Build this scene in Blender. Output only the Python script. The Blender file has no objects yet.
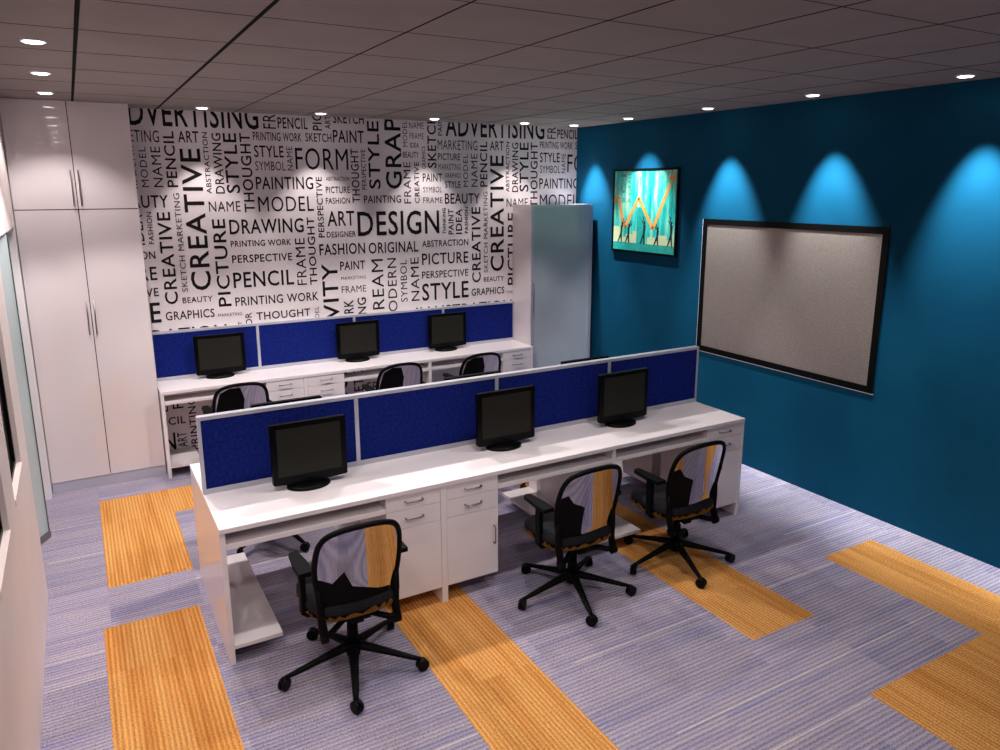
import bpy, bmesh, math, random
from mathutils import Vector, Matrix
random.seed(7)
S = bpy.context.scene
COL = S.collection
PI = math.pi

# ------------------------------------------------------------------ camera
HC = 2.382
cd = bpy.data.cameras.new('camera')
cam = bpy.data.objects.new('camera', cd)
COL.objects.link(cam)
cd.sensor_width = 36.0
cd.lens = 36.0 * 742.36 / 1000.0
cd.shift_y = -23.9 / 1000.0
cd.clip_start = 0.05
pt, yw, rl = math.radians(12.392), math.radians(29.611), math.radians(-0.1264)
Fv = Vector((math.sin(yw) * math.cos(pt), math.cos(yw) * math.cos(pt), -math.sin(pt)))
Rv = Vector((math.cos(yw), -math.sin(yw), 0))
Uv = Rv.cross(Fv)
R2 = Rv * math.cos(rl) + Uv * math.sin(rl)
U2 = -Rv * math.sin(rl) + Uv * math.cos(rl)
cam.matrix_world = Matrix(((R2.x, U2.x, -Fv.x, 0), (R2.y, U2.y, -Fv.y, 0), (R2.z, U2.z, -Fv.z, HC), (0, 0, 0, 1)))
S.camera = cam

# ------------------------------------------------------------------ world and exposure
w = bpy.data.worlds.new('world'); S.world = w; w.use_nodes = True
w.node_tree.nodes['Background'].inputs[0].default_value = (0.8, 0.75, 0.8, 1)
w.node_tree.nodes['Background'].inputs[1].default_value = 0.05
S.view_settings.view_transform = 'Standard'
S.view_settings.look = 'None'
S.view_settings.gamma = 1
S.view_settings.use_curve_mapping = False
S.view_settings.exposure = -0.12

CEIL = 3.022; WX = 4.911; DY = 6.92; LX = -0.365; FY = -1.6

# ------------------------------------------------------------------ lamp function, then added fill lights without fixtures
def lamp(kind, loc, power, color=(1, 0.93, 0.9), size=0.05, cone=None, blend=0.5, aim=None):
    ld = bpy.data.lights.new('lamp_or_fill_light', kind)
    ld.energy = power; ld.color = color
    if kind == 'AREA':
        ld.shape = 'SQUARE'; ld.size = size
    else:
        ld.shadow_soft_size = size
    if kind == 'SPOT':
        ld.spot_size = math.radians(cone); ld.spot_blend = blend
    o = bpy.data.objects.new('lamp_or_fill_light', ld); COL.objects.link(o)
    o.location = loc
    if aim:
        d = Vector(aim) - Vector(loc)
        o.rotation_euler = d.to_track_quat('-Z', 'Y').to_euler()
    return o
for x, y, p in ((0.5, 3.15, 46), (1.9, 3.15, 56), (3.0, 3.15, 58), (0.3, 5.15, 120), (1.9, 5.15, 115), (3.0, 5.15, 95), (1.0, 1.0, 62), (2.6, 1.0, 58)):  # unseen spots added at ceiling height for general brightness
    lamp('SPOT', (x, y, CEIL - 0.02), p, cone=112, blend=0.25, size=0.03)

lamp('POINT', (-0.95, 4.7, 2.6), 22, size=0.06)   # added fill light, no fixture, brightens the glass door and jamb

# ------------------------------------------------------------------ materials
def srgb(r, g, b):
    f = lambda c: (c / 12.92 if c <= 0.04045 else ((c + 0.055) / 1.055) ** 2.4)
    return (f(r / 255), f(g / 255), f(b / 255), 1)
def mat(name, col, rough=0.5, metal=0.0, spec=0.5, coat=0.0):
    m = bpy.data.materials.new(name); m.use_nodes = True
    b = m.node_tree.nodes['Principled BSDF']
    b.inputs['Base Color'].default_value = col
    b.inputs['Roughness'].default_value = rough
    b.inputs['Metallic'].default_value = metal
    b.inputs['Specular IOR Level'].default_value = spec
    b.inputs['Coat Weight'].default_value = coat
    m.diffuse_color = col
    return m
def nodes(m):
    return m.node_tree.nodes, m.node_tree.links, m.node_tree.nodes['Principled BSDF']
def N(nt, typ, **kw):
    n = nt.nodes.new(typ)
    for k, v in kw.items(): setattr(n, k, v)
    return n
def mottled(name, c1, c2, scale=20, rough=0.5, bump=0.0, spec=0.5, detail=3, stretch=(1, 1, 1), metal=0.0):
    m = mat(name, c1, rough, metal, spec); nt = m.node_tree; ns, lk, b = nodes(m)
    tc = N(nt, 'ShaderNodeTexCoord'); mp = N(nt, 'ShaderNodeMapping'); mp.inputs['Scale'].default_value = stretch
    nz = N(nt, 'ShaderNodeTexNoise'); nz.inputs['Scale'].default_value = scale; nz.inputs['Detail'].default_value = detail
    cr = N(nt, 'ShaderNodeValToRGB'); cr.color_ramp.elements[0].color = c1; cr.color_ramp.elements[1].color = c2
    cr.color_ramp.elements[0].position = 0.35; cr.color_ramp.elements[1].position = 0.65
    lk.new(tc.outputs['Object'], mp.inputs[0]); lk.new(mp.outputs[0], nz.inputs['Vector'])
    lk.new(nz.outputs['Fac'], cr.inputs[0]); lk.new(cr.outputs[0], b.inputs['Base Color'])
    if bump:
        bp = N(nt, 'ShaderNodeBump'); bp.inputs['Strength'].default_value = bump; bp.inputs['Distance'].default_value = 0.004
        lk.new(nz.outputs['Fac'], bp.inputs['Height']); lk.new(bp.outputs[0], b.inputs['Normal'])
    return m
def emit(name, col, s):
    m = mat(name, col); ns, lk, b = nodes(m)
    b.inputs['Emission Color'].default_value = col; b.inputs['Emission Strength'].default_value = s
    return m

def carpet(name, cols, ridge_axis, period, seed, tile=(0.485, 0.97), streak=(1.3, 30)):
    """ribbed carpet; ridges run along ridge_axis ('x' or 'y')"""
    m = mat(name, cols[0], 0.95, 0, 0.1); nt = m.node_tree; ns, lk, b = nodes(m)
    tc = N(nt, 'ShaderNodeTexCoord')
    sp = N(nt, 'ShaderNodeSeparateXYZ'); lk.new(tc.outputs['Object'], sp.inputs[0])
    along, across = ('X', 'Y') if ridge_axis == 'x' else ('Y', 'X')
    def math_(op, a, bv=None):
        n = N(nt, 'ShaderNodeMath', operation=op)
        lk.new(a, n.inputs[0]) if not isinstance(a, (int, float)) else setattr(n.inputs[0], 'default_value', a)
        if bv is not None:
            lk.new(bv, n.inputs[1]) if not isinstance(bv, (int, float)) else setattr(n.inputs[1], 'default_value', bv)
        return n.outputs[0]
    # tile shade
    tx = math_('FLOOR', math_('DIVIDE', math_('ADD', sp.outputs['X'], 0.05), tile[0]))
    ty = math_('FLOOR', math_('DIVIDE', math_('ADD', sp.outputs['Y'], 0.05), tile[1]))
    cb = N(nt, 'ShaderNodeCombineXYZ'); lk.new(tx, cb.inputs[0]); lk.new(ty, cb.inputs[1]); cb.inputs[2].default_value = seed
    wn = N(nt, 'ShaderNodeTexWhiteNoise', noise_dimensions='3D'); lk.new(cb.outputs[0], wn.inputs['Vector'])
    # band streaks: long along the ridge, short across, shifted per tile
    c2 = N(nt, 'ShaderNodeCombineXYZ')
    lk.new(math_('MULTIPLY', sp.outputs[along], streak[0]), c2.inputs[0])
    lk.new(math_('MULTIPLY', sp.outputs[across], streak[1]), c2.inputs[1])
    lk.new(math_('MULTIPLY', wn.outputs['Value'], 9.0), c2.inputs[2])
    nz = N(nt, 'ShaderNodeTexNoise'); nz.inputs['Scale'].default_value = 1.0; nz.inputs['Detail'].default_value = 4
    lk.new(c2.outputs[0], nz.inputs['Vector'])
    big = N(nt, 'ShaderNodeTexNoise'); big.inputs['Scale'].default_value = 1.0; big.inputs['Detail'].default_value = 1
    c3 = N(nt, 'ShaderNodeCombineXYZ')
    lk.new(math_('MULTIPLY', sp.outputs[along], 0.6), c3.inputs[0]); lk.new(math_('MULTIPLY', sp.outputs[across], 5.0), c3.inputs[1])
    lk.new(math_('MULTIPLY', wn.outputs['Value'], 3.0), c3.inputs[2])
    lk.new(c3.outputs[0], big.inputs['Vector'])
    fac = math_('ADD', math_('MULTIPLY', nz.outputs['Fac'], 0.55), math_('MULTIPLY', big.outputs['Fac'], 0.45))
    cr = N(nt, 'ShaderNodeValToRGB'); els = cr.color_ramp.elements
    ps = [0.36, 0.47, 0.55, 0.66][:len(cols)]
    els[0].position = ps[0]; els[0].color = cols[0]; els[1].position = ps[-1]; els[1].color = cols[-1]
    for p, c in zip(ps[1:-1], cols[1:-1]):
        e = els.new(p); e.color = c
    lk.new(fac, cr.inputs[0])
    # fine pile
    fn = N(nt, 'ShaderNodeTexNoise'); fn.inputs['Scale'].default_value = 130; fn.inputs['Detail'].default_value = 3
    lk.new(tc.outputs['Object'], fn.inputs['Vector'])
    # ridges
    wob = math_('MULTIPLY', math_('SUBTRACT', fn.outputs['Fac'], 0.5), period * 0.7)
    ph = math_('MULTIPLY', math_('ADD', sp.outputs[across], wob), 2 * PI / period)
    rg = math_('ADD', math_('MULTIPLY', math_('SINE', ph), 0.5), 0.5)
    tone = math_('ADD', math_('MULTIPLY', rg, 0.40), 0.62)
    tone = math_('ADD', tone, math_('MULTIPLY', math_('SUBTRACT', fn.outputs['Fac'], 0.5), 1.7))
    tone = math_('ADD', tone, math_('MULTIPLY', wn.outputs['Value'], 0.14))
    mx = N(nt, 'ShaderNodeVectorMath', operation='SCALE')
    lk.new(cr.outputs[0], mx.inputs[0]); lk.new(tone, mx.inputs['Scale'])
    lk.new(mx.outputs[0], b.inputs['Base Color'])
    bp = N(nt, 'ShaderNodeBump'); bp.inputs['Strength'].default_value = 0.5; bp.inputs['Distance'].default_value = 0.004
    lk.new(math_('ADD', rg, fn.outputs['Fac']), bp.inputs['Height']); lk.new(bp.outputs[0], b.inputs['Normal'])
    return m

M = {}
M['lilac'] = carpet('lilac_carpet', [srgb(142, 138, 168), srgb(157, 149, 170), srgb(172, 161, 175), srgb(150, 146, 178)], 'x', 0.025, 1)
M['orange'] = carpet('orange_carpet', [srgb(196, 128, 64), srgb(210, 144, 76), srgb(220, 158, 90)], 'y', 0.022, 2)
M['cream'] = mottled('cream_thread', srgb(206, 196, 190), srgb(180, 170, 180), 60, 0.95, spec=0.1)
M['ceiling'] = mottled('ceiling_board', srgb(142, 133, 129), srgb(148, 138, 134), 3, 0.8, spec=0.2)
M['joint'] = mat('ceiling_joint', srgb(8, 7, 8), 0.9, spec=0.1)
M['blue_paint'] = mottled('blue_wall_paint', srgb(11, 69, 97), srgb(13, 72, 101), 4, 0.6, spec=0.05)
M['paper'] = mottled('white_wallpaper', srgb(232, 222, 224), srgb(226, 216, 219), 5, 0.6, spec=0.3)
M['ink'] = mat('black_lettering', srgb(22, 16, 18), 0.6, spec=0.2)
M['wall_white'] = mottled('white_wall_paint', srgb(226, 212, 208), srgb(222, 208, 204), 3, 0.5, spec=0.3)
M['gloss_white'] = mat('glossy_white_laminate', srgb(228, 218, 220), 0.025, spec=0.6)
M['laminate'] = mat('white_laminate', srgb(236, 228, 230), 0.22, spec=0.4)
M['steel'] = mat('brushed_steel', srgb(150, 142, 142), 0.3, 1.0)
M['alu'] = mat('silver_aluminium', srgb(196, 196, 208), 0.4, 0.35)
M['black'] = mat('black_plastic', srgb(5, 5, 6), 0.6, spec=0.1)
M['black_gloss'] = mat('glossy_black_plastic', srgb(5, 5, 6), 0.35, spec=0.12)
M['screen'] = mat('dark_screen', srgb(38, 37, 33), 0.35, spec=0.12)
M['fabric'] = mottled('blue_partition_fabric', srgb(14, 26, 92), srgb(21, 37, 120), 55, 0.9, 0.3, 0.1, detail=6)
M['seat'] = mottled('charcoal_seat_fabric', srgb(24, 24, 27), srgb(34, 34, 38), 90, 0.85, 0.3, 0.15)
M['gold'] = mottled('mustard_seat_lining', srgb(132, 94, 20), srgb(104, 72, 14), 50, 0.7, spec=0.2)
M['dark_frame'] = mat('black_window_frame', srgb(7, 7, 7), 0.4, spec=0.12)
M['frost'] = mottled('frosted_window_glass', srgb(176, 162, 154), srgb(140, 129, 122), 230, 0.33, 0.5, 0.5, detail=4, metal=0.55)
M['white_trim'] = mat('white_trim', srgb(235, 232, 236), 0.5)
M['cab_glass'] = mottled('frosted_cabinet_glass', srgb(188, 196, 204), srgb(182, 190, 200), 2, 0.06, 0, 0.6)
M['dark_glass'] = mat('dark_window_glass', srgb(6, 7, 7), 0.3, spec=0.15)
M['glass_edge'] = mat('green_glass_edge', srgb(8, 70, 62), 0.3)
M['lamp_on'] = emit('glowing_lamp_lens', (1, 0.95, 0.92, 1), 14)
def clear_glass():
    m = bpy.data.materials.new('whitish_glass'); m.use_nodes = True; nt = m.node_tree; nt.nodes.clear()
    o = N(nt, 'ShaderNodeOutputMaterial'); mx = N(nt, 'ShaderNodeMixShader'); m2 = N(nt, 'ShaderNodeMixShader')
    t = N(nt, 'ShaderNodeBsdfTransparent'); t.inputs[0].default_value = (0.9, 0.96, 0.95, 1)
    g = N(nt, 'ShaderNodeBsdfDiffuse'); g.inputs[0].default_value = srgb(222, 232, 234)
    tl = N(nt, 'ShaderNodeBsdfTranslucent'); tl.inputs[0].default_value = srgb(222, 232, 234)
    nt.links.new(g.outputs[0], mx.inputs[1]); nt.links.new(tl.outputs[0], mx.inputs[2]); mx.inputs[0].default_value = .35
    nt.links.new(t.outputs[0], m2.inputs[2]); nt.links.new(mx.outputs[0], m2.inputs[1]); m2.inputs[0].default_value = .25
    nt.links.new(m2.outputs[0], o.inputs[0]); return m
M['glass'] = clear_glass()
M['mirror'] = mat('reflective_backrest_film', srgb(176, 172, 178), 0.035, 1.0)

# ------------------------------------------------------------------ mesh helpers
def box(bm, x0, x1, y0, y1, z0, z1, mi=0):
    vs = [bm.verts.new((x, y, z)) for x in (x0, x1) for y in (y0, y1) for z in (z0, z1)]
    fs = []
    for q in ((0, 1, 3, 2), (4, 6, 7, 5), (0, 4, 5, 1), (2, 3, 7, 6), (0, 2, 6, 4), (1, 5, 7, 3)):
        f = bm.faces.new([vs[i] for i in q]); f.material_index = mi; fs.append(f)
    return fs
def cyl(bm, c, r, h, axis='z', seg=24, r2=None, mi=0):
    r2 = r if r2 is None else r2
    ring = []
    for t, rr in ((0, r), (1, r2)):
        vs = []
        for i in range(seg):
            a = 2 * PI * i / seg; u, v = rr * math.cos(a), rr * math.sin(a)
            p = {'z': (u, v, h * t), 'x': (h * t, u, v), 'y': (v, h * t, u)}[axis]
            vs.append(bm.verts.new((c[0] + p[0], c[1] + p[1], c[2] + p[2])))
        ring.append(vs)
    for i in range(seg):
        f = bm.faces.new((ring[0][i], ring[0][(i + 1) % seg], ring[1][(i + 1) % seg], ring[1][i])); f.smooth = True; f.material_index = mi
    bm.faces.new(list(reversed(ring[0]))).material_index = mi
    bm.faces.new(ring[1]).material_index = mi
def tube(bm, pts, r, seg=10, closed=False, flat=1.0):
    """round tube through points; r may be a list"""
    P_ = [Vector(p) for p in pts]; n = len(P_); rs = r if isinstance(r, (list, tuple)) else [r] * n
    rings = []; up = None
    for i in range(n):
        if closed: d = (P_[(i + 1) % n] - P_[i - 1]).normalized()
        else: d = (P_[min(i + 1, n - 1)] - P_[max(i - 1, 0)]).normalized()
        if up is None:
            up = Vector((0, 0, 1)) if abs(d.z) < 0.9 else Vector((0, 1, 0))
        s = d.cross(up).normalized(); up = s.cross(d).normalized()
        rings.append([bm.verts.new(P_[i] + s * (rs[i] * math.cos(2 * PI * k / seg)) + up * (rs[i] * flat * math.sin(2 * PI * k / seg))) for k in range(seg)])
    m_ = n if closed else n - 1
    for i in range(m_):
        a, b_ = rings[i], rings[(i + 1) % n]
        for k in range(seg):
            f = bm.faces.new((a[k], a[(k + 1) % seg], b_[(k + 1) % seg], b_[k])); f.smooth = True
    if not closed:
        bm.faces.new(list(reversed(rings[0]))); bm.faces.new(rings[-1])
def prism(bm, poly, z0, z1, plane='xy'):
    """extrude a 2D polygon; plane 'xy' -> z, 'xz' -> y"""
    def pt3(p, t):
        return (p[0], p[1], t) if plane == 'xy' else (p[0], t, p[1])
    a = [bm.verts.new(pt3(p, z0)) for p in poly]; b_ = [bm.verts.new(pt3(p, z1)) for p in poly]
    n = len(poly)
    bm.faces.new(a); bm.faces.new(list(reversed(b_)))
    for i in range(n): bm.faces.new((a[i], b_[i], b_[(i + 1) % n], a[(i + 1) % n]))
def bev(bm, w_=0.003, seg=2):
    es = [e for e in bm.edges if len(e.link_faces) == 2 and e.calc_face_angle(0) > 0.8]
    bmesh.ops.bevel(bm, geom=es, offset=w_, segments=seg, affect='EDGES', profile=0.6)
def obj(name, bm, mats, parent=None, bevel=0.0, loc=None, **props):
    if bevel: bev(bm, bevel)
    bmesh.ops.recalc_face_normals(bm, faces=bm.faces)
    me = bpy.data.meshes.new(name); bm.to_mesh(me); bm.free()
    if not isinstance(mats, (list, tuple)): mats = [mats]
    for m in mats: me.materials.append(m)
    o = bpy.data.objects.new(name, me); COL.objects.link(o)
    if parent is not None: o.parent = parent
    if loc: o.location = loc
    for k, v in props.items(): o[k] = v
    return o
def B(*boxes):
    bm = bmesh.new()
    for b_ in boxes: box(bm, *b_)
    return bm
def struct(name, bm, mats, **kw):
    o = obj(name, bm, mats, **kw); o['kind'] = 'structure'; return o
def thing(name, label, cat, loc=(0, 0, 0), rz=0, group=None):
    o = bpy.data.objects.new(name, None); COL.objects.link(o); o.location = loc; o.rotation_euler = (0, 0, rz)
    o.empty_display_size = 0.1
    o['label'] = label; o['category'] = cat
    if group: o['group'] = group
    return o
def kids(o): return [c for c in bpy.data.objects if c.parent == o]
def dup(root, loc, rz, label):
    r = root.copy(); COL.objects.link(r); r.location = loc; r.rotation_euler = (0, 0, rz); r['label'] = label
    for ch in kids(root):
        c = ch.copy(); COL.objects.link(c); c.parent = r
        for g in kids(ch):
            d = g.copy(); COL.objects.link(d); d.parent = c
    return r

# ------------------------------------------------------------------ floor
ORANGE = [(-0.05, 0.44, 4.76, 6.24), (0.44, 0.93, 5.735, 6.24), (-0.09, 0.405, 2.4, 4.29), (1.335, 1.82, 2.15, 4.6),
          (2.945, 3.44, 2.43, 4.95), (4.075, 4.57, 1.85, 2.85), (3.09, 4.57, 0.2, 1.85)]
CREAM = [(-0.4, -0.07, 4.07), (-0.4, -0.07, 3.833), (-0.38, 1.335, 5.84), (-0.38, -0.05, 5.3), (0.44, 1.3, 3.28), (1.82, 3.07, 1.825), (2.1, 4.074, 2.108), (2.0, 2.945, 2.75),
         (3.44, 4.07, 2.77), (4.3, 4.9, 3.835), (0.43, 1.335, 2.55), (0.43, 1.335, 4.62), (4.1, 4.9, 3.2), (1.82, 2.9, 5.2), (3.45, 4.9, 4.6)]
xs = sorted({-3.0, FY, WX} | {v for r in ORANGE for v in r[:2]} | {v for r in CREAM for v in r[:2]} | {LX})
ys = sorted({FY, DY} | {v for r in ORANGE for v in r[2:]} | {v for r in CREAM for v in (r[2] - 0.004, r[2] + 0.004)})
bm = bmesh.new()
grid = {(i, j): bm.verts.new((x, y, 0)) for i, x in enumerate(xs) for j, y in enumerate(ys)}
for i in range(len(xs) - 1):
    for j in range(len(ys) - 1):
        cx, cy = (xs[i] + xs[i + 1]) / 2, (ys[j] + ys[j + 1]) / 2
        mi = 0
        if any(a < cx < b_ and abs(cy - y) < 0.004 for a, b_, y in CREAM): mi = 2
        if any(a < cx < b_ and c < cy < d for a, b_, c, d in ORANGE): mi = 1
        f = bm.faces.new((grid[i, j], grid[i + 1, j], grid[i + 1, j + 1], grid[i, j + 1])); f.material_index = mi
struct('floor', bm, [M['lilac'], M['orange'], M['cream']])

# ------------------------------------------------------------------ ceiling with joints
bm = B((-3, WX, FY, DY, CEIL, CEIL + 0.05))
o = struct('ceiling', bm, M['ceiling'])
bm = bmesh.new()
for k in range(-4, 9):
    x = 0.10 + 0.6035 * k
    jw = 0.0085 if k in (0, 1) else 0.004
    if LX < x < WX: box(bm, x - jw, x + jw, FY, DY, CEIL - 0.0012, CEIL + 0.001)
for k in range(-6, 9):
    y = 1.905 + 0.5945 * k
    if FY < y < DY: box(bm, LX, WX, y - 0.002, y + 0.002, CEIL - 0.001, CEIL + 0.001)
obj('ceiling_joint', bm, M['joint'], o)

# ------------------------------------------------------------------ walls
struct('wall_front', B((-3, WX + 0.1, FY - 0.1, FY, 0, CEIL)), mottled('grey_wall_paint', srgb(132, 126, 126), srgb(126, 120, 121), 3, 0.6))
struct('wall_back', B((-3, WX + 0.1, DY, DY + 0.1, 0, CEIL)), M['paper'])
# right wall with the frosted window opening
wy0, wy1, wz0, wz1 = 3.175, 4.948, 0.917, 2.111
struct('wall_right', B((WX, WX + 0.12, FY, wy0, 0, CEIL), (WX, WX + 0.12, wy1, DY, 0, CEIL),
                       (WX, WX + 0.12, wy0, wy1, 0, wz0), (WX, WX + 0.12, wy0, wy1, wz1, CEIL)), M['blue_paint'])
win = bpy.data.objects.new('window_1', None); COL.objects.link(win); win.location = (WX, (wy0 + wy1) / 2, wz0)
win['kind'] = 'structure'
hw, hh = (wy1 - wy0) / 2, wz1 - wz0
def ring_yz(bm, x0, x1, a, b_, z0, z1, t):
    box(bm, x0, x1, a, b_, z0, z0 + t); box(bm, x0, x1, a, b_, z1 - t, z1)
    box(bm, x0, x1, a, a + t, z0 + t, z1 - t); box(bm, x0, x1, b_ - t, b_, z0 + t, z1 - t)
bm = bmesh.new(); ring_yz(bm, -0.008, 0.05, -hw, hw, 0, hh, 0.05); obj('window_frame', bm, M['dark_frame'], win, bevel=0.002)
bm = B((-0.006, 0.012, -hw - .004, hw + .006, -.006, 0.0), (-0.006, 0.012, hw, hw + .005, 0.0, hh)); obj('window_bead', bm, M['white_trim'], win)
obj('glass_pane', B((-0.002, 0.01, -hw + 0.045, hw - 0.045, 0.045, hh - 0.045)), M['frost'], win)

# left wall, stops at the glass door
lt = 0.13
wins = [(3.86, 4.42), (2.95, 3.51), (2.04, 2.60), (1.13, 1.69)]
zb, zt = 0.985, 2.15
bxs = [(LX - lt, LX, FY, 1.13, 0, CEIL), (LX - lt, LX, 4.42, 4.86, 0, CEIL)]
for a, b_ in wins: bxs += [(LX - lt, LX, a, b_, 0, zb), (LX - lt, LX, a, b_, zt, CEIL)]
for (a, b_), (c, d) in zip(wins[1:], wins[:-1]): bxs.append((LX - lt, LX, b_, c, 0, CEIL))
struct('wall_left', B(*bxs), M['wall_white'])
for i, (a, b_) in enumerate(wins):
    wn_ = bpy.data.objects.new('window_%d' % (i + 2), None); COL.objects.link(wn_); wn_.location = (LX, a, zb); wn_['kind'] = 'structure'
    L_ = b_ - a; H_ = zt - zb
    bm = bmesh.new(); ring_yz(bm, -0.06, -0.022, 0, L_, 0, H_, 0.03); obj('window_frame', bm, M['dark_frame'], wn_)
    obj('glass_pane', B((-0.045, -0.038, 0.025, L_ - 0.025, 0.025, H_ - 0.025)), M['dark_glass'], wn_)
    obj('window_sill', B((-0.022, 0.005, -0.005, L_ + 0.005, -0.02, 0.006)), M['wall_white'], wn_)
# above the door, far jamb block and outer passage
struct('trim_1', B((LX - 0.13, LX, 4.86, 6.48, 2.12, CEIL)), M['wall_white'])
struct('trim_2', B((-1.6, -0.368, 6.48, DY, 0, CEIL)), M['white_trim'])
struct('wall_passage', B((-1.7, -1.6, FY, DY, 0, CEIL)), M['wall_white'])
door = bpy.data.objects.new('door_1', None); COL.objects.link(door); door.location = (LX - .002, 5.735, 0); door['kind'] = 'structure'
door.rotation_euler = (0, 0, math.radians(-29.4))    # leaf stands open towards the passage
obj('glass_panel', B((-0.012, 0, -0.86, -0.012, 0.05, 2.11)), M['glass'], door)
obj('glass_edge', B((-0.0125, 0.0008, -0.012, 0.0, 0.05, 2.11)), M['glass_edge'], door)
obj('bottom_rail', B((-0.02, 0.008, -0.86, -0.002, 0.003, 0.05)), M['steel'], door)
struct('trim_3', B((LX - 0.13, LX, 4.862, 6.478, 2.115, 2.1195)), M['alu'])

# ------------------------------------------------------------------ wallpaper lettering
PXf, PXc = 742.36, (500, 351.1)
def wall_pt(px, py):
    d = Fv + R2 * ((px - PXc[0]) / PXf) - U2 * ((py - PXc[1]) / PXf)
    t = DY / d.y
    return d.x * t, HC + d.z * t
OFF = {1: (120, 90), 2: (340, 90), 3: (120, 220), 4: (340, 220)}
SC = 1000 / 240
def cp(c, x, y): return wall_pt(OFF[c][0] + x / SC, OFF[c][1] + y / SC)
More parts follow.
